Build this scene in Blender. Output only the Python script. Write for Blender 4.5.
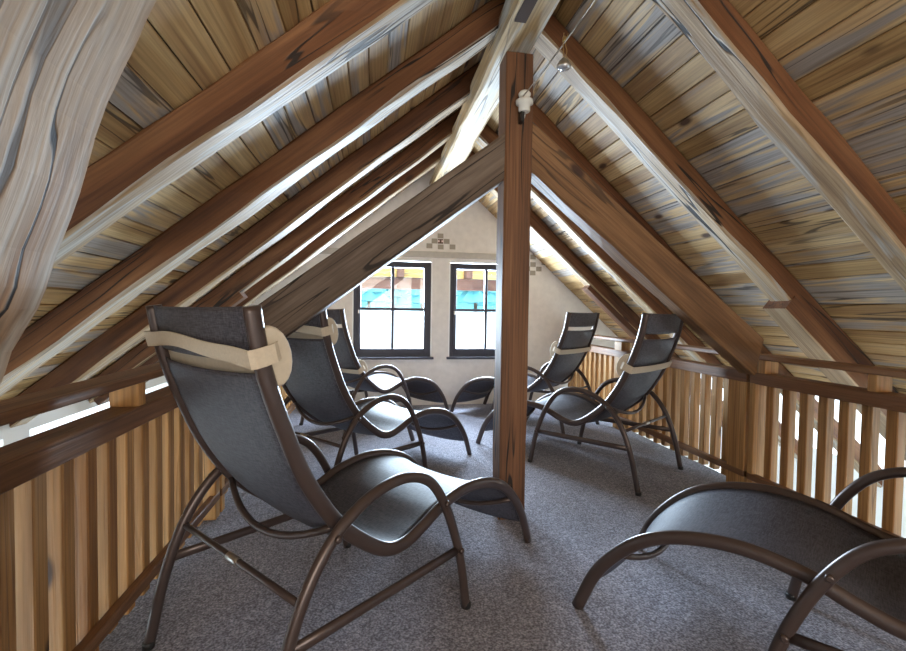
import bpy, bmesh, math, random
from mathutils import Vector, Matrix, noise

for o in list(bpy.data.objects):
    bpy.data.objects.remove(o, do_unlink=True)
scene = bpy.context.scene
C = scene.collection

# ------------------------------------------------------------------ camera
F_PX, CX, CY, CAM_H = 450.0, 453.0, 325.5, 1.10
def _cd(p): return Vector(((p[0]-CX)/F_PX, -(p[1]-CY)/F_PX, -1.0))
_Y = _cd((375, 310)).normalized()            # vanishing point of the ridge direction
_X = _cd((3041, 348)); _X = (_X - _Y*_X.dot(_Y)).normalized()
_Z = _X.cross(_Y)
cam_data = bpy.data.cameras.new('camera'); cam = bpy.data.objects.new('camera', cam_data); C.objects.link(cam)
cam_data.sensor_width = 36.0; cam_data.lens = F_PX/906.0*36.0; cam_data.clip_start = 0.02; cam_data.clip_end = 500
_M = Matrix((_X, _Y, _Z)).to_4x4(); _M.translation = Vector((0, 0, CAM_H))
cam.matrix_world = _M
scene.camera = cam

# ------------------------------------------------------------------ world, light, exposure
world = bpy.data.worlds.new('world'); scene.world = world; world.use_nodes = True
bg = world.node_tree.nodes['Background']
bg.inputs['Color'].default_value = (0.80, 0.91, 1.0, 1); bg.inputs['Strength'].default_value = 2.4
vs = scene.view_settings
vs.view_transform = 'Standard'; vs.look = 'None'; vs.gamma = 1.0; vs.use_curve_mapping = False
vs.exposure = 0.97

def area(name, loc, target, sx, sy, power, col):
    l = bpy.data.lights.new(name, 'AREA'); l.shape = 'RECTANGLE'; l.size = sx; l.size_y = sy; l.energy = power; l.color = col
    o = bpy.data.objects.new(name, l); C.objects.link(o); o.location = loc
    o.rotation_euler = (Vector(target)-Vector(loc)).to_track_quat('-Z', 'Y').to_euler()
    return o
# daylight entering through the window of the gable behind the photographer
area('back_window_light', (0.7, -3.0, 1.45), (0.75, 2.5, 1.1), 2.6, 1.3, 48, (1.0, 0.86, 0.70))
# daylight entering through the two gable windows in view
for wx0 in (0.205, 1.315):
    area('gable_window_light', (wx0, 5.46, 1.12), (wx0-0.15, 2.2, 1.0), 0.75, 0.95, 122, (0.68, 0.82, 1.0))

# ------------------------------------------------------------------ mesh helpers
def link(name, me, mat, parent=None, smooth=False):
    if mat is not None and not me.materials: me.materials.append(mat)
    if smooth:
        for p in me.polygons: p.use_smooth = True
    o = bpy.data.objects.new(name, me); C.objects.link(o)
    if parent is not None: o.parent = parent
    return o
def tag(o, label=None, cat=None, group=None, kind=None):
    if label: o['label'] = label
    if cat: o['category'] = cat
    if group: o['group'] = group
    if kind: o['kind'] = kind
    return o
def empty(name, loc=(0, 0, 0), rz=0.0):
    o = bpy.data.objects.new(name, None); C.objects.link(o); o.location = loc; o.rotation_euler = (0, 0, rz); o.empty_display_size = 0.1
    return o
def mesh(name, v, f):
    me = bpy.data.meshes.new(name); me.from_pydata([tuple(a) for a in v], [], f); me.update(); return me
def box_vf(x0, x1, y0, y1, z0, z1, c=0.0):
    if c <= 0:
        v = [(x0,y0,z0),(x1,y0,z0),(x1,y1,z0),(x0,y1,z0),(x0,y0,z1),(x1,y0,z1),(x1,y1,z1),(x0,y1,z1)]
        return v, [(3,2,1,0),(4,5,6,7),(0,1,5,4),(1,2,6,5),(2,3,7,6),(3,0,4,7)]
    bm = bmesh.new(); bmesh.ops.create_cube(bm, size=1)
    for q in bm.verts: q.co = Vector(((x0+x1)/2+q.co.x*(x1-x0), (y0+y1)/2+q.co.y*(y1-y0), (z0+z1)/2+q.co.z*(z1-z0)))
    bmesh.ops.bevel(bm, geom=bm.edges[:], offset=c, segments=1, affect='EDGES')
    bm.verts.index_update()
    v = [tuple(q.co) for q in bm.verts]; f = [tuple(q.index for q in p.verts) for p in bm.faces]; bm.free()
    return v, f
def box(name, x0, x1, y0, y1, z0, z1, mat, parent=None, c=0.0, along='x'):
    """box whose local X runs along the grain; object sits at the box centre"""
    cx, cy, cz = (x0+x1)/2, (y0+y1)/2, (z0+z1)/2
    dx, dy, dz = (x1-x0)/2, (y1-y0)/2, (z1-z0)/2
    if along == 'x': a, b, d, rot = dx, dy, dz, (0, 0, 0)
    elif along == 'y': a, b, d, rot = dy, dx, dz, (0, 0, math.pi/2)
    else: a, b, d, rot = dz, dy, dx, (0, math.pi/2, 0)
    v, f = box_vf(-a, a, -b, b, -d, d, c)
    o = link(name, mesh(name, v, f), mat, parent); o.location = (cx, cy, cz); o.rotation_euler = rot
    return o
def frame_matrix(P0, P1, up):
    x = (Vector(P1)-Vector(P0)).normalized(); z = Vector(up); z = (z - x*z.dot(x)).normalized(); y = z.cross(x)
    m = Matrix((x, y, z)).transposed().to_4x4(); m.translation = Vector(P0); return m
def beam(name, P0, P1, w, h, up, mat, seed=0, wob=0.006, n=16, ch=0.012, parent=None, bow=0.0, taper=1.0, under=None, plumb=(0.0, 0.0)):
    """hewn timber: chamfered section swept from P0 to P1, edges wandering a little"""
    L = (Vector(P1)-Vector(P0)).length; v = []; f = []
    for i in range(n+1):
        t = i/n; s = 1+(taper-1)*t
        for k, (sy, sz) in enumerate(((-1,-1),(1,-1),(1,1),(-1,1))):
            for e in (0, 1):
                q = noise.noise_vector(Vector((t*L*2.3+seed*7.1, k*3.3+seed, 0.7)))*wob
                q2 = noise.noise_vector(Vector((t*L*7.0+seed*3.1, k*5.3+e*1.7+seed, 2.7)))*wob*0.5
                c = ch*(0.6+0.9*abs(noise.noise(Vector((t*L*1.6, k*9.1+seed, 5.5)))))
                first = (k % 2 == 0) == (e == 0)
                yy = sy*(w*s/2) - (0 if first else sy*c); zz = sz*(h*s/2) - (sz*c if first else 0)
                sh = plumb[0]*zz if i == 0 else (plumb[1]*zz if i == n else 0.0)
                v.append((t*L+sh, yy+q.y+q2.y, zz+q.z+q2.z + bow*math.sin(math.pi*t)))
    for i in range(n):
        for j in range(8):
            a = i*8+j; b = i*8+(j+1) % 8
            f.append((a, b, b+8, a+8))
    f.append(tuple(range(7, -1, -1))); f.append(tuple(range(n*8, n*8+8)))
    me = mesh(name, v, f)
    bm = bmesh.new(); bm.from_mesh(me); bmesh.ops.recalc_face_normals(bm, faces=bm.faces); bm.to_mesh(me); bm.free()
    o = link(name, me, mat, parent); o.matrix_world = frame_matrix(P0, P1, up)
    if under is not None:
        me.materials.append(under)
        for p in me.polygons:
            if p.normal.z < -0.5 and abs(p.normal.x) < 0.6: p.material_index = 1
    return o
def catmull(pts, sub=6):
    P = [Vector(p) for p in pts]; P = [P[0]*2-P[1]] + P + [P[-1]*2-P[-2]]; out = []
    for i in range(1, len(P)-2):
        for j in range(sub):
            t = j/sub; a, b, c, d = P[i-1], P[i], P[i+1], P[i+2]
            out.append(0.5*((2*b)+(c-a)*t+(2*a-5*b+4*c-d)*t*t+(3*b-a-3*c+d)*t**3))
    out.append(P[-2].copy()); return out
def tube_mesh(name, pts, ra, rb, side=(0, 1, 0), ns=12, cap=True):
    """tube along pts; ra = radius along `side`, rb = radius across it"""
    v = []; f = []; n = len(pts); S = Vector(side)
    for i, p in enumerate(pts):
        t = (pts[min(i+1, n-1)]-pts[max(i-1, 0)]).normalized()
        a = (S - t*S.dot(t)).normalized(); b = t.cross(a)
        for k in range(ns):
            an = 2*math.pi*k/ns; v.append(p + a*ra*math.cos(an) + b*rb*math.sin(an))
    for i in range(n-1):
        for k in range(ns):
            f.append((i*ns+k, i*ns+(k+1) % ns, (i+1)*ns+(k+1) % ns, (i+1)*ns+k))
    if cap: f.append(tuple(range(ns-1, -1, -1))); f.append(tuple(range((n-1)*ns, n*ns)))
    me = mesh(name, v, f)
    bm = bmesh.new(); bm.from_mesh(me); bmesh.ops.recalc_face_normals(bm, faces=bm.faces); bm.to_mesh(me); bm.free()
    for p in me.polygons: p.use_smooth = len(p.vertices) == 4
    return me
def lathe_mesh(name, prof, ns=20):
    v = []; f = []
    for r, z in prof:
        for k in range(ns): v.append((r*math.cos(2*math.pi*k/ns), r*math.sin(2*math.pi*k/ns), z))
    for i in range(len(prof)-1):
        for k in range(ns): f.append((i*ns+k, i*ns+(k+1) % ns, (i+1)*ns+(k+1) % ns, (i+1)*ns+k))
    f.append(tuple(range(ns-1, -1, -1))); m = (len(prof)-1)*ns; f.append(tuple(range(m, m+ns)))
    me = mesh(name, v, f)
    for p in me.polygons: p.use_smooth = len(p.vertices) == 4
    return me

# ------------------------------------------------------------------ materials
def new_mat(name):
    m = bpy.data.materials.new(name); m.use_nodes = True; nt = m.node_tree
    return m, nt, nt.nodes['Principled BSDF']
def node(nt, t, **kw):
    n = nt.nodes.new(t)
    for k, v in kw.items(): setattr(n, k, v)
    return n
def ramp(nt, stops):
    r = nt.nodes.new('ShaderNodeValToRGB'); e = r.color_ramp.elements
    while len(e) > 1: e.remove(e[-1])
    e[0].position = stops[0][0]; e[0].color = (*stops[0][1], 1)
    for p, c in stops[1:]:
        k = e.new(p); k.color = (*c, 1)
    return r
def mixc(nt, fac, a, b, mode='MIX'):
    m = nt.nodes.new('ShaderNodeMix'); m.data_type = 'RGBA'; m.blend_type = mode
    for s, val in ((m.inputs[0], fac), (m.inputs[6], a), (m.inputs[7], b)):
        if hasattr(val, 'is_linked') or isinstance(val, bpy.types.NodeSocket): nt.links.new(val, s)
        elif isinstance(val, tuple): s.default_value = (*val, 1)
        else: s.default_value = val
    return m.outputs[2]
def plain(name, col, rough=0.5, metal=0.0, bump=None, spec=0.5):
    m, nt, b = new_mat(name)
    b.inputs['Base Color'].default_value = (*col, 1); b.inputs['Roughness'].default_value = rough
    b.inputs['Metallic'].default_value = metal; b.inputs['Specular IOR Level'].default_value = spec
    if bump:
        sc, st, d = bump
        tc = node(nt, 'ShaderNodeTexCoord'); n = node(nt, 'ShaderNodeTexNoise'); n.inputs['Scale'].default_value = sc; n.inputs['Detail'].default_value = 4
        nt.links.new(tc.outputs['Object'], n.inputs['Vector'])
        bp = node(nt, 'ShaderNodeBump'); bp.inputs['Strength'].default_value = st; bp.inputs['Distance'].default_value = d
        nt.links.new(n.outputs['Fac'], bp.inputs['Height']); nt.links.new(bp.outputs[0], b.inputs['Normal'])
        c2 = mixc(nt, n.outputs['Fac'], tuple(x*0.86 for x in col), tuple(min(1, x*1.12) for x in col)); nt.links.new(c2, b.inputs['Base Color'])
    return m
def wood(name, tones, grey=None, grey_amt=0.0, var=0.25, rough=0.62, crack=0.6, knot=(0.05, 0.02, 0.012), knots=0.5, tint2=None, grain=1.0, rings=0.5):
    """tones: dark, mid, light along the grain (local X)"""
    m, nt, b = new_mat(name); lk = nt.links.new
    tc = node(nt, 'ShaderNodeTexCoord'); oi = node(nt, 'ShaderNodeObjectInfo')
    ml = node(nt, 'ShaderNodeMath', operation='MULTIPLY'); ml.inputs[1].default_value = 37.0; lk(oi.outputs['Random'], ml.inputs[0])
    ad = node(nt, 'ShaderNodeVectorMath', operation='ADD'); lk(tc.outputs['Object'], ad.inputs[0]); lk(ml.outputs[0], ad.inputs[1])
    def mapped(sx, syz):
        mp = node(nt, 'ShaderNodeMapping'); mp.inputs['Scale'].default_value = (sx, syz, syz); lk(ad.outputs[0], mp.inputs['Vector']); return mp.outputs[0]
    def nz(vec, sc=1.0, det=4, dist=0.0):
        n = node(nt, 'ShaderNodeTexNoise'); n.inputs['Scale'].default_value = sc; n.inputs['Detail'].default_value = det; n.inputs['Distortion'].default_value = dist
        lk(vec, n.inputs['Vector']); return n.outputs['Fac']
    broad = nz(mapped(0.9, 9*grain), 1.0, 5, 0.6)
    fine = nz(mapped(2.2, 95*grain), 1.0, 3, 0.3)
    r = ramp(nt, [(0.30, tones[0]), (0.5, tones[1]), (0.70, tones[2])]); lk(broad, r.inputs[0])
    rf = ramp(nt, [(0.32, (0.62, 0.60, 0.58)), (0.6, (1.06, 1.06, 1.06))]); lk(fine, rf.inputs[0])
    col = mixc(nt, 0.75, r.outputs[0], rf.outputs[0], 'MULTIPLY')
    # cathedral grain lines
    wv = node(nt, 'ShaderNodeTexWave', wave_type='BANDS', bands_direction='Y'); wv.inputs['Scale'].default_value = 7.0*grain; wv.inputs['Distortion'].default_value = 5.5; wv.inputs['Detail'].default_value = 2; wv.inputs['Detail Scale'].default_value = 0.8
    lk(mapped(0.35, 2.6), wv.inputs['Vector'])
    rw = ramp(nt, [(0.0, (0.70, 0.66, 0.62)), (0.35, (1, 1, 1))]); lk(wv.outputs['Fac'], rw.inputs[0])
    col = mixc(nt, rings, col, rw.outputs[0], 'MULTIPLY')
    if tint2 is not None:      # per-piece second tone
        rt = ramp(nt, [(0.0, (0, 0, 0)), (1.0, (1, 1, 1))]); lk(oi.outputs['Random'], rt.inputs[0])
        mt = mixc(nt, 0.55, col, tint2, 'MIX'); col = mixc(nt, rt.outputs[0], col, mt)
    if grey is not None:
        g = nz(mapped(1.6, 17), 1.0, 6, 1.0)
        off = node(nt, 'ShaderNodeMath', operation='MULTIPLY_ADD'); lk(oi.outputs['Random'], off.inputs[0]); off.inputs[1].default_value = 0.42; lk(g, off.inputs[2])
        rg = ramp(nt, [(0.98-grey_amt*0.75, (0, 0, 0)), (1.10-grey_amt*0.75, (1, 1, 1))]); lk(off.outputs[0], rg.inputs[0])
        gg = mixc(nt, 0.8, grey, rf.outputs[0], 'MULTIPLY'); col = mixc(nt, rg.outputs[0], col, gg)
    # knots
    vo = node(nt, 'ShaderNodeTexVoronoi', feature='F1'); vo.inputs['Scale'].default_value = 1.0; lk(mapped(2.4, 5.5), vo.inputs['Vector'])
    rk = ramp(nt, [(0.0, (1, 1, 1)), (0.085, (0.9, 0.9, 0.9)), (0.15, (0, 0, 0))]); lk(vo.outputs['Distance'], rk.inputs[0])
    kc = node(nt, 'ShaderNodeMath', operation='GREATER_THAN'); kc.inputs[1].default_value = 1-knots
    sep = node(nt, 'ShaderNodeSeparateColor'); lk(vo.outputs['Color'], sep.inputs[0]); lk(sep.outputs[0], kc.inputs[0])
    km = node(nt, 'ShaderNodeMath', operation='MULTIPLY'); lk(rk.outputs[0], km.inputs[0]); lk(kc.outputs[0], km.inputs[1])
    col = mixc(nt, km.outputs[0], col, knot)
    # drying cracks along the grain
    ck = nz(mapped(0.55, 11), 1.0, 2, 0.25)
    d = node(nt, 'ShaderNodeMath', operation='SUBTRACT'); lk(ck, d.inputs[0]); d.inputs[1].default_value = 0.5
    ab = node(nt, 'ShaderNodeMath', operation='ABSOLUTE'); lk(d.outputs[0], ab.inputs[0])
    rc = ramp(nt, [(0.0, (1, 1, 1)), (0.008, (1, 1, 1)), (0.016, (0, 0, 0))]); lk(ab.outputs[0], rc.inputs[0])
    msk = nz(mapped(0.8, 1.7), 1.0, 1); rm = ramp(nt, [(0.48, (0, 0, 0)), (0.56, (1, 1, 1))]); lk(msk, rm.inputs[0])
    cm = node(nt, 'ShaderNodeMath', operation='MULTIPLY'); lk(rc.outputs[0], cm.inputs[0]); lk(rm.outputs[0], cm.inputs[1])
    cm2 = node(nt, 'ShaderNodeMath', operation='MULTIPLY'); lk(cm.outputs[0], cm2.inputs[0]); cm2.inputs[1].default_value = crack
    col = mixc(nt, cm2.outputs[0], col, (0.02, 0.012, 0.008))
    hv = node(nt, 'ShaderNodeHueSaturation')
    vr = node(nt, 'ShaderNodeMath', operation='MULTIPLY_ADD'); lk(oi.outputs['Random'], vr.inputs[0]); vr.inputs[1].default_value = 2*var; vr.inputs[2].default_value = 1-var
    lk(vr.outputs[0], hv.inputs['Value']); lk(col, hv.inputs['Color'])
    lk(hv.outputs[0], b.inputs['Base Color'])
    b.inputs['Roughness'].default_value = rough; b.inputs['Specular IOR Level'].default_value = 0.35
    hs = node(nt, 'ShaderNodeMath', operation='SUBTRACT'); lk(fine, hs.inputs[0]); lk(cm.outputs[0], hs.inputs[1])
    bp = node(nt, 'ShaderNodeBump'); bp.inputs['Strength'].default_value = 0.45; bp.inputs['Distance'].default_value = 0.004
    lk(hs.outputs[0], bp.inputs['Height']); lk(bp.outputs[0], b.inputs['Normal'])
    return m

M = {}
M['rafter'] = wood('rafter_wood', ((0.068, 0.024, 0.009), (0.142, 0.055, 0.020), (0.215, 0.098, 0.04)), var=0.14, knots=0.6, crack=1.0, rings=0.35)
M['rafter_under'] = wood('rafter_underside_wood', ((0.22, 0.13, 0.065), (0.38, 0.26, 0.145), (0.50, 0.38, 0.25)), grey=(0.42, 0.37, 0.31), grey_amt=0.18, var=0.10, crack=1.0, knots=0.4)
M['strut_grey'] = wood('grey_strut_wood', ((0.085, 0.055, 0.038), (0.15, 0.105, 0.075), (0.22, 0.165, 0.125)), var=0.02, crack=1.0, knots=0.3)
M['strut_warm'] = wood('warm_strut_wood', ((0.14, 0.07, 0.03), (0.235, 0.12, 0.052), (0.30, 0.165, 0.078)), var=0.02, crack=0.6, knots=0.4)
M['post'] = wood('post_wood', ((0.12, 0.052, 0.024), (0.20, 0.09, 0.04), (0.27, 0.13, 0.06)), var=0.05, crack=1.0, knots=0.3)
M['purlin'] = wood('purlin_wood', ((0.30, 0.19, 0.09), (0.46, 0.32, 0.165), (0.56, 0.42, 0.25)), grey=(0.44, 0.39, 0.32), grey_amt=0.35, var=0.05, crack=0.7, knots=0.3)
M['pale'] = wood('pale_hewn_wood', ((0.27, 0.135, 0.06), (0.45, 0.335, 0.23), (0.55, 0.46, 0.365)), grey=(0.48, 0.42, 0.35), grey_amt=0.3, var=0.04, crack=1.0, knots=0.35, knot=(0.10, 0.06, 0.04), rings=0.12)
M['board'] = wood('board_wood', ((0.32, 0.165, 0.06), (0.58, 0.365, 0.15), (0.74, 0.52, 0.26)), grey=(0.31, 0.265, 0.23), grey_amt=0.30, var=0.22, crack=0.7, knots=0.5, tint2=(0.46, 0.34, 0.215))
M['rail'] = wood('railing_wood', ((0.15, 0.066, 0.03), (0.235, 0.112, 0.052), (0.30, 0.155, 0.076)), var=0.10, crack=0.3, knots=0.3, rough=0.5)
M['baluster'] = wood('baluster_wood', ((0.36, 0.165, 0.052), (0.48, 0.25, 0.088), (0.57, 0.33, 0.135)), var=0.12, crack=0.3, knots=0.25, rough=0.5)
M['deck'] = plain('roof_deck', (0.03, 0.022, 0.016), 0.9)
M['mortise_shade'] = plain('mortise_shadow_wood', (0.045, 0.022, 0.012), 0.9)
M['plaster'] = plain('plaster', (0.79, 0.745, 0.70), 0.9, bump=(14, 0.5, 0.004))
M['white_plaster'] = plain('white_plaster', (0.85, 0.84, 0.81), 0.9)
M['band'] = plain('band_plaster', (0.52, 0.48, 0.43), 0.9, bump=(25, 0.2, 0.002))
M['paint_square'] = plain('stencil_paint', (0.37, 0.325, 0.265), 0.9)
M['paint_dark'] = plain('stencil_dark', (0.13, 0.07, 0.05), 0.9)
M['paint_dot'] = plain('stencil_dot', (0.85, 0.68, 0.62), 0.9)
M['frame'] = plain('window_frame_paint', (0.035, 0.035, 0.055), 0.45)
M['reveal'] = plain('white_reveal', (0.9, 0.9, 0.88), 0.7)
M['metal'] = plain('bronze_metal', (0.075, 0.052, 0.046), 0.32, 0.35)
M['steel'] = plain('bright_steel', (0.55, 0.52, 0.48), 0.28, 1.0)
M['cushion'] = plain('cream_cushion', (0.56, 0.48, 0.37), 0.8, bump=(60, 0.3, 0.002))
M['strap'] = plain('cream_strap', (0.60, 0.51, 0.39), 0.75, bump=(140, 0.3, 0.001))
M['porcelain'] = plain('porcelain', (0.78, 0.76, 0.70), 0.25)
M['black'] = plain('black_plastic', (0.015, 0.015, 0.015), 0.4)
M['wire'] = plain('wire_steel', (0.30, 0.25, 0.19), 0.4, 0.6)
M['snow'] = plain('pale_ground', (0.86, 0.88, 0.90), 0.9)
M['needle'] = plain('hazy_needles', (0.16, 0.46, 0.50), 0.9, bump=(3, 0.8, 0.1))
M['trunk'] = plain('tree_trunk', (0.12, 0.09, 0.07), 0.9)
M['soffit'] = wood('soffit_wood_sunlit_tint', ((0.50, 0.30, 0.08), (0.66, 0.42, 0.13), (0.74, 0.52, 0.2)), var=0.08)  # sunlight on the boards is put into this yellow, no sun lamp
M['eaves'] = wood('eaves_beam_wood', ((0.10, 0.045, 0.03), (0.15, 0.07, 0.045), (0.19, 0.09, 0.06)), var=0.05)
M['brass'] = plain('brass', (0.5, 0.36, 0.16), 0.35, 1.0)

def glass_mat():
    m, nt, b = new_mat('window_glass'); nt.nodes.remove(b); out = nt.nodes['Material Output']
    t = node(nt, 'ShaderNodeBsdfTransparent'); t.inputs[0].default_value = (0.96, 0.99, 0.99, 1)
    g = node(nt, 'ShaderNodeBsdfGlossy'); g.inputs['Roughness'].default_value = 0.02
    lw = node(nt, 'ShaderNodeLayerWeight'); lw.inputs[0].default_value = 0.25
    pw = node(nt, 'ShaderNodeMath', operation='POWER'); pw.inputs[1].default_value = 5.0; nt.links.new(lw.outputs['Facing'], pw.inputs[0])
    ma = node(nt, 'ShaderNodeMath', operation='MULTIPLY_ADD'); ma.inputs[1].default_value = 0.5; ma.inputs[2].default_value = 0.03; nt.links.new(pw.outputs[0], ma.inputs[0])
    mx = node(nt, 'ShaderNodeMixShader'); nt.links.new(ma.outputs[0], mx.inputs[0]); nt.links.new(t.outputs[0], mx.inputs[1]); nt.links.new(g.outputs[0], mx.inputs[2])
    nt.links.new(mx.outputs[0], out.inputs['Surface']); return m
M['glass'] = glass_mat()
def carpet_mat():
    m, nt, b = new_mat('carpet'); lk = nt.links.new
    tc = node(nt, 'ShaderNodeTexCoord')
    n1 = node(nt, 'ShaderNodeTexNoise'); n1.inputs['Scale'].default_value = 130; n1.inputs['Detail'].default_value = 3; lk(tc.outputs['Object'], n1.inputs['Vector'])
    n2 = node(nt, 'ShaderNodeTexNoise'); n2.inputs['Scale'].default_value = 1.6; n2.inputs['Detail'].default_value = 4; lk(tc.outputs['Object'], n2.inputs['Vector'])
    n3 = node(nt, 'ShaderNodeTexNoise'); n3.inputs['Scale'].default_value = 42; n3.inputs['Detail'].default_value = 2; lk(tc.outputs['Object'], n3.inputs['Vector'])
    r = ramp(nt, [(0.30, (0.095, 0.09, 0.112)), (0.5, (0.255, 0.252, 0.315)), (0.70, (0.50, 0.50, 0.60))]); lk(n1.outputs['Fac'], r.inputs[0])
    r2 = ramp(nt, [(0.3, (0.80, 0.78, 0.76)), (0.7, (1.1, 1.1, 1.1))]); lk(n2.outputs['Fac'], r2.inputs[0])
    c = mixc(nt, 1.0, r.outputs[0], r2.outputs[0], 'MULTIPLY')
    r3 = ramp(nt, [(0.35, (0.75, 0.75, 0.75)), (0.65, (1.15, 1.15, 1.15))]); lk(n3.outputs['Fac'], r3.inputs[0])
    c = mixc(nt, 0.8, c, r3.outputs[0], 'MULTIPLY')
    lk(c, b.inputs['Base Color']); b.inputs['Roughness'].default_value = 0.95; b.inputs['Specular IOR Level'].default_value = 0.1
    b.inputs['Sheen Weight'].default_value = 0.25
    bp = node(nt, 'ShaderNodeBump'); bp.inputs['Strength'].default_value = 0.9; bp.inputs['Distance'].default_value = 0.008; lk(n1.outputs['Fac'], bp.inputs['Height']); lk(bp.outputs[0], b.inputs['Normal'])
    return m
M['carpet'] = carpet_mat()
def sling_mat():
    m, nt, b = new_mat('sling_mesh'); lk = nt.links.new
    tc = node(nt, 'ShaderNodeTexCoord')
    mp = node(nt, 'ShaderNodeMapping'); mp.inputs['Scale'].default_value = (60, 330, 60); lk(tc.outputs['Object'], mp.inputs[0])
    n = node(nt, 'ShaderNodeTexNoise'); n.inputs['Scale'].default_value = 1; n.inputs['Detail'].default_value = 2; lk(mp.outputs[0], n.inputs['Vector'])
    mp2 = node(nt, 'ShaderNodeMapping'); mp2.inputs['Scale'].default_value = (330, 25, 330); lk(tc.outputs['Object'], mp2.inputs[0])
    n2 = node(nt, 'ShaderNodeTexNoise'); n2.inputs['Scale'].default_value = 1; n2.inputs['Detail'].default_value = 2; lk(mp2.outputs[0], n2.inputs['Vector'])
    a = node(nt, 'ShaderNodeMath', operation='ADD'); lk(n.outputs['Fac'], a.inputs[0]); lk(n2.outputs['Fac'], a.inputs[1])
    r = ramp(nt, [(0.38, (0.027, 0.025, 0.034)), (0.62, (0.105, 0.100, 0.122))])
    h = node(nt, 'ShaderNodeMath', operation='MULTIPLY'); lk(a.outputs[0], h.inputs[0]); h.inputs[1].default_value = 0.5; lk(h.outputs[0], r.inputs[0])
    lk(r.outputs[0], b.inputs['Base Color']); b.inputs['Roughness'].default_value = 0.55; b.inputs['Specular IOR Level'].default_value = 0.45
    bp = node(nt, 'ShaderNodeBump'); bp.inputs['Strength'].default_value = 0.3; bp.inputs['Distance'].default_value = 0.001; lk(a.outputs[0], bp.inputs['Height']); lk(bp.outputs[0], b.inputs['Normal'])
    out = nt.nodes['Material Output']; t = node(nt, 'ShaderNodeBsdfTransparent'); mx = node(nt, 'ShaderNodeMixShader'); mx.inputs[0].default_value = 0.06
    lk(b.outputs[0], mx.inputs[1]); lk(t.outputs[0], mx.inputs[2]); lk(mx.outputs[0], out.inputs['Surface'])
    return m
M['sling'] = sling_mat()

# ------------------------------------------------------------------ roof geometry
WALL_Y, BACK_Y = 5.20, -3.30
SL, SR = 0.81, -0.875                      # slopes of the two roof sides
LZ0, RZ0 = 2.05, 3.266                     # underside of the rafters: z = z0 + slope*x
RX = (RZ0-LZ0)/(SL-SR); RZ = LZ0+SL*RX     # ridge of the undersides
RT = 0.165                                 # rafter depth measured vertically
NL = Vector((-SL, 0, 1)).normalized(); NR = Vector((-SR, 0, 1)).normalized()
BOARD_L, BOARD_R = -2.07, 3.22             # where the boarding stops above the eaves glazing
EAVE_L, EAVE_R = -2.07, 4.08
FLOOR_L, FLOOR_R = -0.90, 2.38
LOW = -2.6
def zl(x, off=0.0): return LZ0+SL*x+off
def zr(x, off=0.0): return RZ0+SR*x+off

# floor
tag(box('floor', FLOOR_L, FLOOR_R, BACK_Y, WALL_Y, -0.22, 0.0, M['carpet']), kind='structure')
tag(box('floor_lower', EAVE_L-0.1, EAVE_R+0.1, BACK_Y, WALL_Y, LOW-0.1, LOW, M['white_plaster']), kind='structure')

# ceiling: a dark deck on each side with single boards below it
ceil = empty('ceiling'); tag(ceil, kind='structure')
def deck(name, x0, x1, zf):
    v = []
    for y in (BACK_Y, WALL_Y):
        for x, o in ((x0, RT+0.024), (x1, RT+0.024), (x1, RT+0.12), (x0, RT+0.12)): v.append((x, y, zf(x, o)))
    f = [(0,1,2,3),(7,6,5,4),(0,4,5,1),(1,5,6,2),(2,6,7,3),(3,7,4,0)]
    return link(name, mesh(name, v, f), M['deck'], ceil)
deck('roof_deck', BOARD_L, RX, zl); deck('roof_deck', RX, BOARD_R, zr)
RAFTER_Y = (1.53, 2.25, 2.95, 3.66, 4.27)
RAFTER_W = 0.13
rng = random.Random(5)
PITCH = 0.108
def board_mesh(L, w):
    h, c = 0.022, 0.004
    v = []
    for x in (0, L):
        for y, z in ((-w/2, h), (-w/2, c), (-w/2+c, 0), (w/2-c, 0), (w/2, c), (w/2, h)): v.append((x, y, z))
    f = [(i, i+1, i+7, i+6) for i in range(5)] + [(5, 0, 6, 11), (5, 4, 3, 2, 1, 0), (6, 7, 8, 9, 10, 11)]
    return mesh('board', v, f)
joints = [y+RAFTER_W/2 for y in RAFTER_Y]
def boards(side):
    N = NL if side < 0 else NR; sl = SL if side < 0 else SR
    down = Vector((side, 0, side*sl)).normalized()
    start = Vector((RX, 0, RZ+RT)) ; end_x = BOARD_L if side < 0 else BOARD_R
    n = int(abs((end_x-RX)/down.x)/PITCH)
    for i in range(n+1):
        ctr = start + down*(PITCH*(i+0.5))
        opts = rng.sample(joints, 2 if rng.random() < 0.6 else 1) + ([0.8] if rng.random() < 0.5 else [])
        cuts = [BACK_Y] + sorted(opts) + [WALL_Y]
        w = PITCH-0.0035
        for a, b_ in zip(cuts[:-1], cuts[1:]):
            o = link('board', board_mesh(b_-a-0.002, w), M['board'], ceil)
            x = Vector((0, 1, 0)); z = N; y = z.cross(x)
            m = Matrix((x, y, z)).transposed().to_4x4()
            m.translation = Vector((ctr.x, a+0.001, ctr.z)) + N*(0.0005+rng.random()*0.0035)
            o.matrix_world = m
boards(-1); boards(1)

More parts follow.
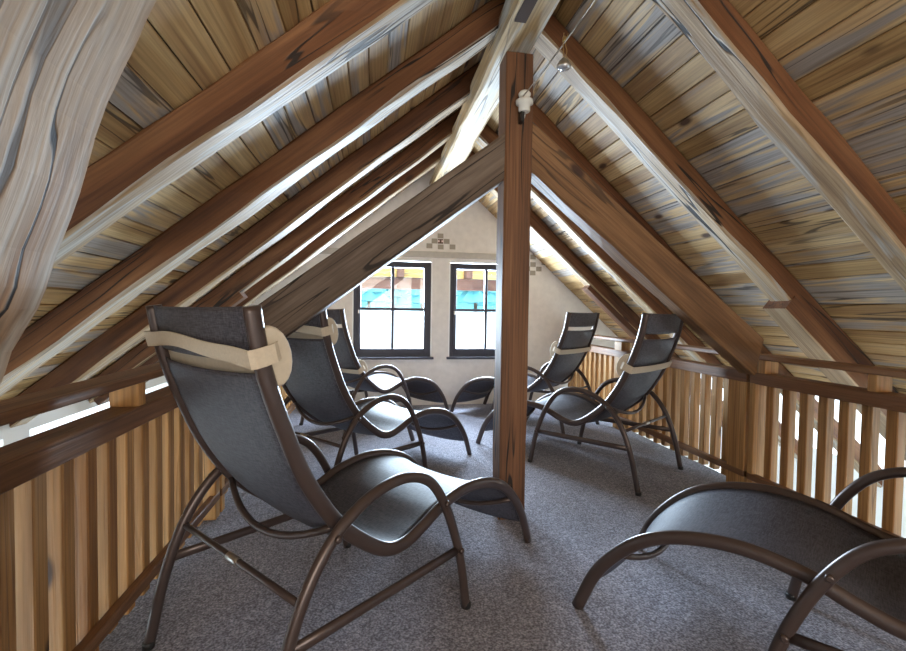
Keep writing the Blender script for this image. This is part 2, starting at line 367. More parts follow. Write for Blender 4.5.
# gable walls -----------------------------------------------------------------
def gable(name, y0, y1, holes, mat):
    """prisms between x cuts, up to the roof line, leaving the window openings free"""
    xs = sorted({EAVE_L, RX, EAVE_R} | {h[0] for h in holes} | {h[1] for h in holes})
    bm = bmesh.new()
    def top(x): return min(zl(x, RT+0.05), zr(x, RT+0.05))
    def prism(xa, xb, za0, zb0, za1, zb1):
        p = [(xa, za0), (xb, zb0), (xb, zb1), (xa, za1)]
        q = [bm.verts.new((x, y0, z)) for x, z in p] + [bm.verts.new((x, y1, z)) for x, z in p]
        for a in ((0,1,2,3),(7,6,5,4),(0,4,5,1),(1,5,6,2),(2,6,7,3),(3,7,4,0)): bm.faces.new([q[k] for k in a])
    for xa, xb in zip(xs[:-1], xs[1:]):
        hs = [h for h in holes if h[0] <= xa+1e-6 and h[1] >= xb-1e-6]
        if hs:
            h = hs[0]; prism(xa, xb, LOW, LOW, h[2], h[2]); prism(xa, xb, h[3], h[3], top(xa), top(xb))
        else: prism(xa, xb, LOW, LOW, top(xa), top(xb))
    bmesh.ops.recalc_face_normals(bm, faces=bm.faces)
    me = bpy.data.meshes.new(name); bm.to_mesh(me); bm.free()
    return tag(link(name, me, mat), kind='structure')
WINS = ((-0.255, 0.655, 0.555, 1.690), (0.850, 1.760, 0.555, 1.690))
wall_far = gable('wall_far', WALL_Y, WALL_Y+0.28, WINS, M['plaster'])
BWIN = (-0.7, 2.1, 0.75, 2.05)
wall_back = gable('wall_back', BACK_Y-0.28, BACK_Y, (BWIN,), M['plaster'])
BAND0 = -1.9
for idx, nm, x0, x1, zt, band1 in ((5, 'wall_left', EAVE_L-0.25, EAVE_L, zl(EAVE_L, RT), 0.34), (6, 'wall_right', EAVE_R, EAVE_R+0.25, zr(EAVE_R, RT), -0.62)):
    wl = box(nm, x0, x1, BACK_Y, WALL_Y, LOW, BAND0, M['white_plaster']); tag(wl, kind='structure')
    winv = Matrix.Translation(-Vector(wl.location))
    box('wall_lintel', x0, x1, BACK_Y, WALL_Y, band1, zt, M['white_plaster'], wl).matrix_parent_inverse = winv
    wn = empty('window_%d' % idx, ((x0+x1)/2, 1.0, BAND0)); tag(wn, kind='structure'); ninv = Matrix.Translation(-Vector(wn.location))
    ys = [BACK_Y+0.1+(WALL_Y-BACK_Y-0.2)*k/4 for k in range(5)]
    for yy in ys: box('wall_pier', x0, x1, yy-0.1, yy+0.1, BAND0, band1, M['white_plaster'], wl).matrix_parent_inverse = winv
    for ya, yb in zip(ys[:-1], ys[1:]): box('pane', (x0+x1)/2-0.003, (x0+x1)/2+0.003, ya+0.1, yb-0.1, BAND0, band1, M['glass'], wn).matrix_parent_inverse = ninv

# gable windows with sash bars, panes, white reveal and sill
def window(idx, x0, x1, z0, z1, y, facing=1):
    w = empty('window_%d' % idx, ((x0+x1)/2, y, z0)); tag(w, kind='structure')
    def b(n, a, b_, c, d, yy0, yy1, mat, ch=0.004, along='x'):
        o = box(n, a, b_, yy0, yy1, c, d, mat, None, ch, along); o.parent = w; o.matrix_parent_inverse = Matrix.Translation(-Vector(w.location)); return o
    r = 0.014
    b('reveal', x0, x1, z1-r, z1, y+0.002, y+0.2, M['reveal'], 0.001); b('reveal', x0, x0+r, z0, z1-r, y+0.002, y+0.2, M['reveal'], 0.001); b('reveal', x1-r, x1, z0, z1-r, y+0.002, y+0.2, M['reveal'], 0.001)
    X0, X1, Z0, Z1 = x0+r, x1-r, z0, z1-r-0.012
    t = 0.045; yf = y+0.035
    b('frame', X0, X0+t, Z0, Z1, yf, yf+0.07, M['frame'], along='z'); b('frame', X1-t, X1, Z0, Z1, yf, yf+0.07, M['frame'], along='z')
    b('frame', X0+t, X1-t, Z1-t, Z1, yf, yf+0.07, M['frame']); b('frame', X0+t, X1-t, Z0, Z0+t+0.01, yf, yf+0.07, M['frame'])
    s = 0.042; ys = yf-0.012; a0, a1, c0, c1 = X0+t-0.006, X1-t+0.006, Z0+t+0.004, Z1-t+0.006
    b('sash', a0, a0+s, c0, c1, ys, ys+0.06, M['frame'], along='z'); b('sash', a1-s, a1, c0, c1, ys, ys+0.06, M['frame'], along='z')
    b('sash', a0+s, a1-s, c1-s+0.01, c1, ys, ys+0.06, M['frame']); b('sash', a0+s, a1-s, c0, c0+s+0.012, ys, ys+0.06, M['frame'])
    g0, g1, h0, h1 = a0+s, a1-s, c0+s+0.012, c1-s+0.01
    xm, zm = (g0+g1)/2, 1.114
    b('muntin', xm-0.017, xm+0.017, h0, h1, ys+0.005, ys+0.05, M['frame'], along='z')
    b('muntin', g0, xm-0.017, zm-0.016, zm+0.016, ys+0.005, ys+0.05, M['frame']); b('muntin', xm+0.017, g1, zm-0.016, zm+0.016, ys+0.005, ys+0.05, M['frame'])
    for pa, pb in ((g0, xm-0.017), (xm+0.017, g1)):
        for pc, pd in ((h0, zm-0.016), (zm+0.016, h1)): b('pane', pa, pb, pc, pd, ys+0.03, ys+0.034, M['glass'], 0)
    b('window_sill', x0-0.02, x1+0.02, z0-0.018, z0+0.008, y-0.035, y+0.04, M['frame'], 0.003)
    b('window_handle', a0+0.012, a0+0.026, 1.06, 1.10, ys-0.03, ys, M['steel'], 0.002)
    return w
window(1, *WINS[0], WALL_Y); window(2, *WINS[1], WALL_Y)
wb = empty('window_3', (0.7, BACK_Y, BWIN[2])); tag(wb, kind='structure')
for a in ((BWIN[0], BWIN[1], BWIN[2], BWIN[2]+0.08), (BWIN[0], BWIN[1], BWIN[3]-0.08, BWIN[3]), (BWIN[0], BWIN[0]+0.08, BWIN[2]+0.08, BWIN[3]-0.08), (BWIN[1]-0.08, BWIN[1], BWIN[2]+0.08, BWIN[3]-0.08), (0.66, 0.74, BWIN[2]+0.08, BWIN[3]-0.08)):
    o = box('frame', a[0], a[1], BACK_Y-0.16, BACK_Y-0.08, a[2], a[3], M['frame'], None, 0.004); o.parent = wb; o.matrix_parent_inverse = Matrix.Translation(-Vector(wb.location))
# glazed strips of the roof above each eave
def eaves_glazing(idx, x0, x1, zf, N):
    w = empty('window_%d' % idx, (x0, 0, zf(x0))); tag(w, kind='structure')
    ys = [BACK_Y, -1.9, -0.6, 0.75] + [y+RAFTER_W/2 for y in RAFTER_Y] + [WALL_Y]
    for a, b_ in zip(ys[:-1], ys[1:]):
        v = []
        for y in (a+0.03, b_-0.03):
            for x, o in ((x0, RT+0.03), (x1, RT+0.03), (x1, RT+0.036), (x0, RT+0.036)): v.append((x, y, zf(x, o)))
        o = link('pane', mesh('pane', v, [(0,1,2,3),(7,6,5,4),(0,4,5,1),(1,5,6,2),(2,6,7,3),(3,7,4,0)]), M['glass'], w); o.matrix_parent_inverse = Matrix.Translation(-Vector(w.location))
    return w
eaves_glazing(4, BOARD_R, EAVE_R, zr, NR)

# painted band and stencilled squares on the far wall
tag(box('trim_1', -0.75, 1.56, WALL_Y-0.012, WALL_Y+0.01, 1.715, 1.785, M['band'], None, 0.004), kind='structure')
def square(x, z, w, h, mat):
    box('painted_square', x-w/2, x+w/2, WALL_Y-0.003, WALL_Y+0.004, z-h/2, z+h/2, mat, wall_far)
for x, z in ((0.741, 1.969), (0.672, 1.908), (0.814, 1.909), (0.745, 1.842), (0.613, 1.850), (0.884, 1.847), (1.869, 1.765), (1.871, 1.674), (1.945, 1.623), (1.869, 1.573), (1.80, 1.623), (2.012, 1.70)):
    square(x, z, 0.068, 0.056, M['paint_square'])
square(0.742, 1.906, 0.062, 0.052, M['paint_dark'])
for dx in (-0.021, 0.021): box('painted_dot', 0.742+dx-0.010, 0.742+dx+0.010, WALL_Y-0.005, WALL_Y, 1.898, 1.918, M['paint_dot'], wall_far)

# ------------------------------------------------------------------ timber frame
ordw = ('nearest to the leaning pale timber', 'directly above the post truss', 'next behind the post truss', 'two behind the post truss', 'closest to the window wall')
def rafter_pt(x, y, side, h):
    # point of the rafter's axis at plan position x
    zf, N = (zl, NL) if side < 0 else (zr, NR)
    k = x-N.x*h/2
    return Vector((k, y, zf(k))) + N*h/2
for i, y in enumerate(RAFTER_Y):
    yc = y+RAFTER_W/2
    hL = RT*NL.z; hR = RT*NR.z
    P0 = rafter_pt(RX-0.001, yc, -1, hL); P1 = rafter_pt(EAVE_L+0.02, yc, -1, hL)
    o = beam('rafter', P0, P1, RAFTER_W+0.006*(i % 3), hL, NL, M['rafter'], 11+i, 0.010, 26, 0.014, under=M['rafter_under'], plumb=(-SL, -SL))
    tag(o, 'brown hewn rafter of the left roof slope, %s' % ordw[i], 'rafter', 'rafters')
    P0 = rafter_pt(RX+0.001, yc, 1, hR); P1 = rafter_pt(EAVE_R-0.02, yc, 1, hR)
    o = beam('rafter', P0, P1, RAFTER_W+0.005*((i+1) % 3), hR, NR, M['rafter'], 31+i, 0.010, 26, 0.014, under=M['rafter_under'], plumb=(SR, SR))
    tag(o, 'brown hewn rafter of the right roof slope, %s' % ordw[i], 'rafter', 'rafters')
# packing timber under the second rafter of the right slope, its square end showing
y = RAFTER_Y[1]+RAFTER_W/2; hp = 0.10
P0 = Vector((2.375, y, zr(2.375)))-NR*0.012; P1 = Vector((EAVE_R-0.1, y, zr(EAVE_R-0.1)))-NR*0.012
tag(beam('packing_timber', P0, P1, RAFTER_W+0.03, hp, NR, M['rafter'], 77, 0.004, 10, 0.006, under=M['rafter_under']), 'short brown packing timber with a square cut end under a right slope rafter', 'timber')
for i, (yy, xs) in enumerate(((RAFTER_Y[3], -1.02), (RAFTER_Y[4], 2.15))):
    side = -1 if xs < 0 else 1; zf = zl if xs < 0 else zr; N = NL if xs < 0 else NR; xe = EAVE_L+0.05 if xs < 0 else EAVE_R-0.15
    P0 = Vector((xs, yy+RAFTER_W/2, zf(xs)))-N*0.025; P1 = Vector((xe, yy+RAFTER_W/2, zf(xe)))-N*0.025
    tag(beam('packing_timber', P0, P1, RAFTER_W, 0.05, N, M['rafter'], 79+i, 0.004, 10, 0.006),
        ('brown packing timber with stepped end under a left slope rafter behind the loungers', 'brown packing timber with stepped end under the right slope rafter closest to the window wall')[i], 'timber')

PX0, PX1, PY0, PY1 = 0.652, 0.798, 2.265, 2.405
PTOP = 2.432
post = beam('timber_post', ((PX0+PX1)/2, (PY0+PY1)/2, 0), ((PX0+PX1)/2, (PY0+PY1)/2, PTOP), PX1-PX0, PY1-PY0, (0, 1, 0), M['post'], 3, 0.004, 20, 0.007)
tag(post, 'square brown timber post standing on the carpet and carrying the ridge beam', 'post')
pur = beam('ridge_beam', (0.692, BACK_Y+0.05, PTOP+0.082), (0.692, WALL_Y-0.02, PTOP+0.082), 0.180, 0.165, (0, 0, 1), M['purlin'], 5, 0.012, 40, 0.02)
tag(pur, 'pale hewn ridge beam resting on top of the post', 'beam')
box('mortise_shade', 0.618, 0.672, 1.86, 2.03, PTOP-0.003, PTOP+0.03, M['mortise_shade'], None).parent = pur  # solid dark block; the shade of the hole is only its colour
bpy.data.objects['mortise_shade'].matrix_parent_inverse = pur.matrix_world.inverted()

# post truss struts
hs = 0.195
def strut(x0, z0, x1, z1, y0, y1, seed, label, mat, hs=hs):
    d = Vector((x1-x0, 0, z1-z0)).normalized(); N = Vector((-d.z, 0, d.x));
    if N.z < 0: N = -N
    yc = (y0+y1)/2
    P0 = Vector((x0, yc, z0))+N*hs/2; P1 = Vector((x1, yc, z1))+N*hs/2
    o = beam('truss_strut', P0, P1, y1-y0, hs, N, mat, seed, 0.007, 20, 0.012, plumb=(-0.78, -0.45))
    return tag(o, label, 'strut')
strut(0.76, 1.865, -0.67, 1.880-0.757*1.45, 2.274, 2.398, 21, 'grey brown cracked truss strut running from the post down to the left railing', M['strut_grey'])
strut(0.69, 1.922, 2.15, 1.930-0.784*1.47, 2.274, 2.398, 23, 'warm brown truss strut running from the post down to the right railing', M['strut_warm'], 0.205)

# leaning pale timber beside the camera
def leaning():
    Y0, Y1 = 0.50, 0.80
    right = [(-0.60, 0.0), (-0.605, 0.4), (-0.605, 0.80), (-0.562, 0.992), (-0.506, 1.124), (-0.471, 1.234), (-0.42, 1.408), (-0.342, 1.585), (-0.300, 1.68)]
    right = catmull([(x, 0, z) for x, z in right], 4)
    v = []; f = []; rows = len(right)
    for i, p in enumerate(right):
        k = 0.012 + 0.005*noise.noise(Vector((p.z*6, 1.3, 0))) + 0.004*noise.noise(Vector((p.z*17, 4.3, 0)))
        x1 = p.x+k; x0 = x1-0.17+0.01*noise.noise(Vector((p.z*5, 8.3, 0))); c = 0.018
        for x, y in ((x0+c, Y0), (x0+0.06, Y0-0.004), (x0+0.11, Y0), (x1-c, Y0), (x1, Y0+c), (x1, Y1-c), (x1-c, Y1), (x0+c, Y1), (x0, Y1-c), (x0, Y0+c)): v.append((x, y, p.z))
    for i in range(rows-1):
        for j in range(10): f.append((i*10+j, i*10+(j+1) % 10, (i+1)*10+(j+1) % 10, (i+1)*10+j))
    f.append(tuple(range(9, -1, -1))); f.append(tuple(range((rows-1)*10, rows*10)))
    # local X along the timber so that the grain follows it
    d = Vector((0.36, 0, 1)).normalized(); m = frame_matrix((-0.95, 0.71, 0), Vector((-0.95, 0.71, 0))+d, (0, -1, 0)); mi = m.inverted()
    me = mesh('leaning_post', [mi @ Vector(a) for a in v], f)
    o = link('leaning_post', me, M['pale']); o.matrix_world = m
    tag(o, 'broad pale grey leaning hewn timber beside the left railing', 'post')
leaning()

# ------------------------------------------------------------------ railings
PITCH_B = 0.107
def railing(name, x_in, out, y0, y1, posts, blocks, label, start=None):
    """x_in: inner face, out: +1/-1 outward direction"""
    r = empty(name, (x_in+out*0.05, (y0+y1)/2, 0.0)); tag(r, label, 'railing')
    inv = Matrix.Translation(-Vector(r.location))
    def b(n, xa, xb, ya, yb, za, zb, mat, ch=0.004, along='y'):
        a, c = sorted((x_in+out*xa, x_in+out*xb))
        o = box(n, a, c, ya, yb, za, zb, mat, None, ch, along); o.parent = r; o.matrix_parent_inverse = inv; return o
    b('handrail', 0.0, 0.11, y0, y1, 0.834, 0.864, M['rail'])
    b('upper_rail', 0.0, 0.10, y0, y1, 0.684, 0.753, M['rail'])
    b('bottom_rail', 0.0, 0.035, y0, y1, 0.088, 0.130, M['rail'])
    for (ya, yb, zt, wd) in posts: b('railing_post', 0.002, wd, ya, yb, 0.0, zt, M['baluster'], 0.004, 'z')
    for (ya, yb) in blocks: b('spacer_block', 0.005, 0.098, ya, yb, 0.753, 0.834, M['baluster'], 0.003, 'z')
    y = start if start is not None else y0+0.06
    while y+0.05 < y1:
        if all(y+0.05 < p[0]-0.005 or y > p[1]+0.005 for p in posts):
            b('baluster', 0.035, 0.085, y, y+0.05, 0.025+rng.random()*0.012, 0.684, M['baluster'], 0.004, 'z')
        y += PITCH_B
    return r
railing('railing', -0.80, -1, -0.6, 2.53, [(2.47, 2.53, 0.684, 0.10)], [(1.715, 1.765), (0.45, 0.5)], 'left wooden railing between the leaning pale timber and the truss strut', start=-0.55)
railing('railing', -0.80, -1, 2.56, 5.18, [(2.56, 2.61, 0.684, 0.10), (3.95, 4.05, 0.834, 0.10)], [(2.62, 2.68)], 'left wooden railing between the truss strut and the window wall')
railing('railing', 2.275, 1, 2.43, 5.18, [(2.43, 2.57, 0.684, 0.09), (3.87, 4.00, 0.834, 0.09)], [(3.62, 3.70)], 'right wooden railing between the truss strut and the window wall', start=2.605)
railing('railing', 2.275, 1, -0.6, 2.405, [(2.365, 2.405, 0.864, 0.10)], [(2.30, 2.36), (1.70, 1.74)], 'right wooden railing running past the empty lounger foot in front of the strut', start=2.27-0.107*27)

# ------------------------------------------------------------------ reclining loungers
RAIL_PTS = [(0.005, 1.105), (0.02, 1.02), (0.042, 0.93), (0.085, 0.81), (0.150, 0.66), (0.245, 0.515), (0.35, 0.415), (0.44, 0.355), (0.52, 0.340), (0.61, 0.362), (0.72, 0.400), (0.86, 0.417), (1.00, 0.398), (1.12, 0.352), (1.22, 0.275), (1.315, 0.155), (1.383, 0.0)]
ARCH_PTS = [(0.0, 0.0), (0.05, 0.22), (0.115, 0.385), (0.20, 0.497), (0.30, 0.558), (0.40, 0.583), (0.50, 0.577), (0.59, 0.535), (0.66, 0.45), (0.72, 0.33), (0.77, 0.185), (0.807, 0.0)]
WR, WA = 0.583, 0.681
rail_c = catmull([(s, 0, z) for s, z in RAIL_PTS], 6)
arch_c = catmull([(s, 0, z) for s, z in ARCH_PTS], 6)
def rail_at_z(z):
    for a, b_ in zip(rail_c[:-1], rail_c[1:]):
        if a.z >= z >= b_.z:
            k = (a.z-z)/(a.z-b_.z); p = a.lerp(b_, k); return p, (a-b_).normalized()
    return rail_c[-1], Vector((0, 0, 1))
def sling_mesh(name, pts, nc=12, sag=0.026, th=0.004):
    rows = []; n = len(pts)
    for i, p in enumerate(pts):
        t = (pts[min(i+1, n-1)]-pts[max(i-1, 0)]).normalized(); nrm = Vector((-t.z, 0, t.x))   # to the rear / underside
        if nrm.z > 0 : nrm = -nrm
        if abs(t.z) > 0.8 and p.z > 0.5: nrm = Vector((-abs(t.z), 0, -abs(t.x)))
        rows.append((p, nrm))
    v = []; f = []
    for lay in (0, 1):
        for p, nm in rows:
            for j in range(nc+1):
                u = -1+2*j/nc; v.append(p + Vector((0, u*(WR/2-0.006), 0)) + nm*(sag*(1-u*u)**0.8 + lay*th))
    W = nc+1; off = n*W
    for i in range(n-1):
        for j in range(nc):
            a = i*W+j; f.append((a, a+1, a+W+1, a+W)); f.append((off+a, off+a+W, off+a+W+1, off+a+1))
    for j in range(nc):
        f.append((j, off+j, off+j+1, j+1)); a = (n-1)*W+j; f.append((a, a+1, off+a+1, off+a))
    for i in range(n-1):
        a = i*W; f.append((a, a+W, off+a+W, off+a)); a = i*W+nc; f.append((a, off+a, off+a+W, a+W))
    me = mesh(name, v, f)
    for p in me.polygons: p.use_smooth = True
    return me
i_head = [p for p in rail_c if p.z > 1.0]
hb, _ = rail_at_z(0.977); i_head = [p for p in rail_c if p.z > 0.982] + [hb]
mt, _ = rail_at_z(0.945); me_, _ = rail_at_z(0.115)
k0 = next(i for i, p in enumerate(rail_c) if p.z < 0.938)
main_pts = [mt] + [p for i, p in enumerate(rail_c) if i >= k0 and not (p.x > 1.2 and p.z < 0.12)] + [rail_c[[i for i, p in enumerate(rail_c) if p.x > 1.2 and p.z < 0.12][0]-1].lerp(Vector((1.338, 0, 0.112)), 1.0)]
LM = {}
LM['head'] = sling_mesh('head_panel', i_head); LM['sling'] = sling_mesh('sling', main_pts)
for sgn in (-1, 1):
    LM['rail%d' % sgn] = tube_mesh('side_rail', [p+Vector((0, sgn*WR/2, 0)) for p in rail_c], 0.0145, 0.0225)
    LM['arch%d' % sgn] = tube_mesh('arm_leg', [p+Vector((0, sgn*WA/2, 0)) for p in arch_c], 0.015, 0.0175)
    a = Vector((0.066, sgn*WA/2, 0.268)); b_ = Vector((0.752, sgn*WA/2, 0.240))
    LM['str%d' % sgn] = tube_mesh('side_stretcher', [a.lerp(b_, t/4) for t in range(5)], 0.011, 0.0165)
LM['rear'] = tube_mesh('rear_crossbar', [Vector((0.108, y*WA/2, 0.365)) for y in (-1, -0.5, 0, 0.5, 1)], 0.010, 0.010, side=(1, 0, 0))
LM['joint'] = tube_mesh('bar_joint', [Vector((0.108, y, 0.365)) for y in (-0.03, -0.01, 0.01, 0.03)], 0.0125, 0.0125, side=(1, 0, 0))
def bowed(s, z, drop_s, drop_z): return [Vector((s+drop_s*(1-u*u), u*WR/2, z+drop_z*(1-u*u))) for u in [-1+k/6 for k in range(13)]]
LM['bow_a'] = tube_mesh('seat_crossbar', bowed(0.245, 0.500, -0.055, -0.075), 0.011, 0.011, side=(1, 0, 0))
LM['bow_b'] = tube_mesh('foot_crossbar', bowed(1.225, 0.258, -0.05, -0.065), 0.011, 0.011, side=(1, 0, 0))
LM['bow_c'] = tube_mesh('front_crossbar', bowed(0.66, 0.372, 0.0, -0.06), 0.010, 0.010, side=(1, 0, 0))
LM['bolt'] = lathe_mesh('bolt', [(0.011, 0), (0.011, 0.006), (0.006, 0.010)], 10)
LM['tip'] = lathe_mesh('foot_cap', [(0.018, 0.0), (0.018, 0.018), (0.0155, 0.022)], 12)
def d_mesh():   # half-round neck cushion, flat towards the sling
    v = []; f = []; ns = 18; xs = [-0.292, -0.289, -0.28, -0.1, 0.1, 0.28, 0.289, 0.292]; sc = [0.90, 0.97, 1, 1, 1, 1, 0.97, 0.90]
    for t, k in zip(xs, sc):
        for i in range(ns):
            a = 2*math.pi*i/ns
            v.append((max(0.008, 0.034+0.049*math.cos(a)*k), t, 0.078*math.sin(a)*k))
    for i in range(len(xs)-1):
        for j in range(ns): f.append((i*ns+j, (i+1)*ns+j, (i+1)*ns+(j+1) % ns, i*ns+(j+1) % ns))
    f.append(tuple(range(ns))); m = (len(xs)-1)*ns; f.append(tuple(range(m+ns-1, m-1, -1)))
    me = mesh('neck_cushion', v, f)
    for p in me.polygons: p.use_smooth = len(p.vertices) == 4
    return me
LM['cushion'] = d_mesh()
def strap_mesh(wave=0.0, h=0.046):
    loop = []; hw = WR/2+0.017
    for u in [-1+k/10 for k in range(21)]: loop.append((-0.032-0.012*(1-u*u)*(0.3 if wave else 1), u*(hw-0.004)))
    loop += [(-0.022, hw), (0.0, hw+0.002), (0.03, hw), (0.045, hw-0.01)]
    back = [(0.045, -hw+0.01), (0.03, -hw), (0.0, -hw-0.002), (-0.022, -hw)]
    pts = back + loop; v = []; f = []
    for x, t in pts:
        u = t/hw; dz = wave*(0.016*(1-u*u)+0.004*math.sin(u*5)+0.014*u); hh = h/2*(1-0.12*wave*(1-u*u))
        for off in (0, -0.003):
            ox = off if x < -0.02 else 0; ot = -off*(1 if t > 0 else -1) if x >= -0.022 else 0
            v.append((x+ox, t+ot, dz-hh)); v.append((x+ox, t+ot, dz+hh))
    n = len(pts)
    for i in range(n-1):
        a = i*4; b = a+4
        f += [(a, b, b+1, a+1), (a+2, a+3, b+3, b+2), (a+1, b+1, b+3, a+3), (a, a+2, b+2, b)]
    f += [(0, 1, 3, 2), ((n-1)*4, (n-1)*4+2, (n-1)*4+3, (n-1)*4+1)]
    me = mesh('strap', v, f)
    for p in me.polygons: p.use_smooth = False
    return me
LM['strap'] = strap_mesh(0.0); LM['strap_wavy'] = strap_mesh(1.0)

def lounger(x, y, ang, zc, label, wavy=False):
    t = empty('lounger', (x, y, 0.0), math.radians(ang)); tag(t, label, 'lounger', 'reclining loungers')
    link('head_panel', LM['head'], M['sling'], t); link('sling', LM['sling'], M['sling'], t)
    for s in (-1, 1):
        link('side_rail', LM['rail%d' % s], M['metal'], t)
        a = link('arm_leg', LM['arch%d' % s], M['metal'], t)
        link('side_stretcher', LM['str%d' % s], M['metal'], t)
        for px, pz in ((0.066, 0.268), (0.752, 0.240), (0.205, 0.50), (0.665, 0.44)):
            bo = link('bolt', LM['bolt'], M['metal'], a); bo.location = (px, s*(WA/2+0.014), pz); bo.rotation_euler = (-s*math.pi/2, 0, 0)
        for px in (0.0, 0.807):
            c = link('foot_cap', LM['tip'], M['black'], a); c.location = (px, s*WA/2, 0.0)
    rc = link('rear_crossbar', LM['rear'], M['metal'], t); link('bar_joint', LM['joint'], M['steel'], rc)
    link('seat_crossbar', LM['bow_a'], M['metal'], t); link('foot_crossbar', LM['bow_b'], M['metal'], t); link('front_crossbar', LM['bow_c'], M['metal'], t)
    p, tan = rail_at_z(zc)
    cu = link('neck_cushion', LM['cushion'], M['cushion'], t); up = tan; fw = Vector((up.z, 0, -up.x))
    m = Matrix((fw, Vector((0, 1, 0)), up)).transposed().to_4x4(); m.translation = p; cu.matrix_local = m
    st = link('strap', LM['strap_wavy' if wavy else 'strap'], M['strap'], cu)
    if wavy: st.location = (0.0, 0.0, 0.024)
    return t
lounger(-0.481, 1.312, 42.6, 0.975, 'dark mesh lounger beside the left railing, its foot in front of the post', True)
lounger(-0.474, 2.620, 43.6, 0.975, 'dark mesh lounger behind the left truss strut, middle of the three by the left railing', True)
lounger(-0.466, 4.151, 39.0, 0.57, 'dark mesh lounger under the left window with its cushion low on the back')
lounger(1.866, 2.649, 123.7, 0.760, 'dark mesh lounger beside the right railing with back towards the strut')
lounger(1.914, 3.902, 128.1, 0.760, 'dark mesh lounger by the window wall at the right railing')
lounger(1.820, 0.616, 126.95, 0.985, 'dark mesh lounger beside the right railing, seen from its curved foot end')

# ------------------------------------------------------------------ cable lamp
ins = empty('insulator', (0.738, 2.225, 2.165)); ins.scale = (1.22, 1.22, 1.12); tag(ins, 'white porcelain cable insulator screwed to the front of the post', 'insulator')
o = link('porcelain_body', lathe_mesh('porcelain_body', [(0.020, -0.045), (0.024, -0.040), (0.024, -0.012), (0.036, -0.008), (0.036, 0.006), (0.020, 0.012), (0.016, 0.020), (0.024, 0.026), (0.026, 0.036), (0.020, 0.046), (0.006, 0.048)], 20), M['porcelain'], ins)
box('bracket', -0.016, 0.0, -0.006, 0.03, -0.088, -0.035, M['black'], ins, 0.002, 'z')
tube = tube_mesh('bracket_screw', [Vector((0.006, 0.0, -0.04)), Vector((0.004, 0.01, -0.065)), Vector((-0.006, 0.03, -0.085))], 0.003, 0.003, side=(1, 0, 0))
link('screw', tube, M['steel'], ins)
w0, w1 = Vector((0.728, 2.225, 2.19)), Vector((0.575, 1.0, 1.865+0.08))
wpts = [w0.lerp(w1, k/20) - Vector((0, 0, 0.012*math.sin(math.pi*k/20))) for k in range(21)]
wpts += [w1 + (w1-w0)*0.6]
tag(link('lamp_cable', tube_mesh('lamp_cable', wpts, 0.0028, 0.0028, side=(1, 0, 0), ns=8), M['wire']), 'thin bare lamp cable stretched from the porcelain insulator under the ridge', 'cable')
lp = empty('halogen_lamp', (0.637, 1.5, 1.955)); tag(lp, 'small halogen reflector lamp hanging from the bare cable', 'lamp')
link('reflector', lathe_mesh('reflector', [(0.006, 0.026), (0.010, 0.022), (0.017, 0.014), (0.023, 0.002), (0.025, -0.004), (0.0245, -0.007)], 18), M['steel'], lp)
link('lens', lathe_mesh('lens', [(0.0235, -0.006), (0.021, -0.010), (0.010, -0.013), (0.004, -0.0135)], 18), plain('lamp_glass', (0.75, 0.77, 0.8), 0.12, 0.6), lp)
for dx in (-0.004, 0.004):
    link('lamp_pin', tube_mesh('lamp_pin', catmull([(dx, 0, 0.024), (dx*1.6+0.004, 0, 0.05), (dx+0.002, 0.004, 0.078), (dx*2+0.006, 0.0, 0.112)], 4), 0.0016, 0.0016, side=(0, 1, 0), ns=6), M['brass'], lp)
link('cable_clip', lathe_mesh('cable_clip', [(0.006, 0.080), (0.007, 0.084), (0.007, 0.096), (0.004, 0.100)], 10), M['brass'], lp)

# ------------------------------------------------------------------ outside the gable windows
gv = [(-70, -60, -3.0), (70, -60, -3.0), (70, 7, -3.0), (-70, 7, -3.0), (70, 39, 1.05), (-70, 39, 1.05), (70, 75, 1.05), (-70, 75, 1.05)]
tag(link('ground', mesh('ground', gv, [(0, 1, 2, 3), (3, 2, 4, 5), (5, 4, 6, 7)]), M['snow']), kind='structure')
def ground_z(y): return -3.0+4.05*min(1.0, max(0.0, (y-7)/32.0))
hv = []; hf = []; nh = 60
for k in range(nh+1):
    x = -70+140*k/nh; top = 13+2.5*noise.noise(Vector((x*0.12, 3, 0)))+1.2*noise.noise(Vector((x*0.5, 7, 0)))
    hv += [(x, 52, ground_z(52)-0.3), (x, 60+2*noise.noise(Vector((x*0.2, 1, 1))), top)]
for k in range(nh): hf.append((2*k, 2*k+2, 2*k+3, 2*k+1))
tag(link('hill', mesh('hill', hv, hf), M['needle']), kind='structure')
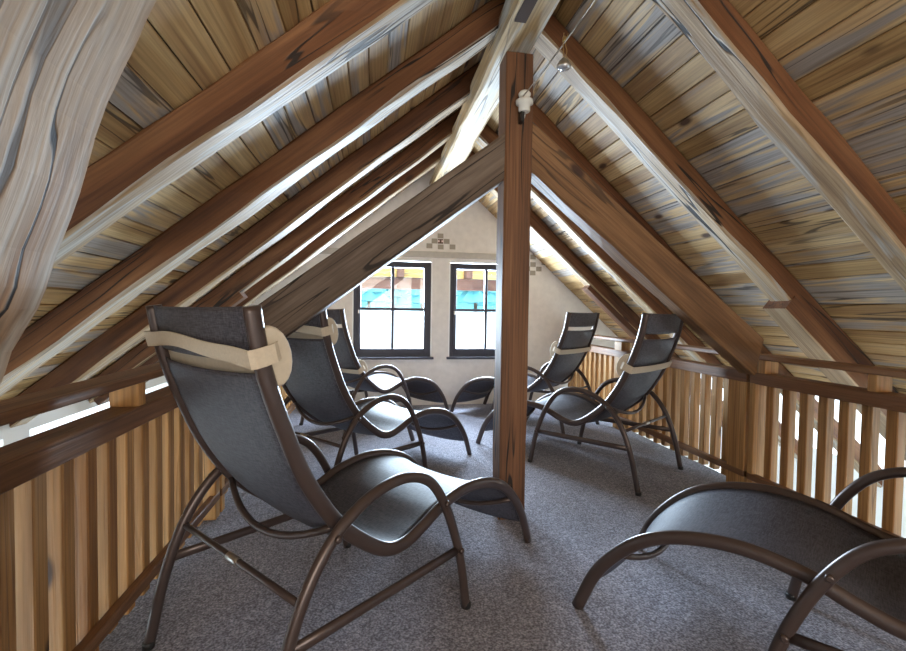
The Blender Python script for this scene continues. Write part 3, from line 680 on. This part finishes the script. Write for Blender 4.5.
ev = empty('eaves_roof', (0.7, 6.0, 1.38)); tag(ev, 'wooden eaves with brown beam and soffit boards tinted yellow as if sunlit outside the gable windows', 'eaves')
inv = Matrix.Translation(-Vector(ev.location))
def evb(n, *a, **k):
    o = box(n, *a, **k); o.parent = ev; o.matrix_parent_inverse = inv; return o
evb('eaves_beam', -2.6, 4.0, 6.0, 6.14, 1.385, 1.535, M['eaves'], c=0.008)
for k in range(5): evb('soffit_board', -2.6, 4.0, 6.02+0.0, 6.05, 1.54+0.058*k, 1.594+0.058*k, M['soffit'], c=0.004)
for k in range(6): evb('rafter_tail', -1.53+0.905*k, -1.44+0.905*k, 5.86, 6.2, 1.535, 1.655, M['eaves'], c=0.006, along='y')
def conifer_meshes(seed):
    r = random.Random(seed); v = []; f = []
    H_ = 1.0; tiers = 9
    for k in range(tiers):
        zb = 0.08+0.86*k/tiers; zt = zb+0.22*(1-0.45*k/tiers); rad = 0.24*(1-k/tiers)**0.85+0.012; ns = 13
        base = len(v); v.append((0, 0, min(zt, 1.0)))
        for j in range(ns):
            a = 2*math.pi*j/ns+k*0.6; q = rad*(0.72+0.45*r.random()) if j % 2 else rad*(0.55+0.2*r.random())
            v.append((q*math.cos(a), q*math.sin(a), zb+0.03*r.random()))
        for j in range(ns): f.append((base, base+1+j, base+1+(j+1) % ns))
        f.append(tuple(base+ns-j for j in range(ns)))
    return mesh('foliage', v, f)
trunk = lathe_mesh('trunk', [(0.018, 0.0), (0.014, 0.3), (0.005, 0.8)], 8)
fol = [conifer_meshes(s) for s in (1, 2, 3)]
tr = random.Random(9)
for row, dist in enumerate((40.0, 46.0)):
    px = -15.0+row*2.4; i = 0
    while px < 30:
        d = dist+tr.random()*1.5; h = 7.5+tr.random()*3
        t = empty('conifer', (px, d, ground_z(d)), tr.random()*6); t.scale = (h, h, h)
        tag(t, ('hazy turquoise conifer in the front row beyond the gable windows', 'hazy turquoise conifer in the back row beyond the gable windows')[row], 'tree', 'conifers beyond the windows')
        link('foliage', fol[i % 3], M['needle'], t); link('trunk', trunk, M['trunk'], t)
        px += 4.6+tr.random()*0.5; i += 1
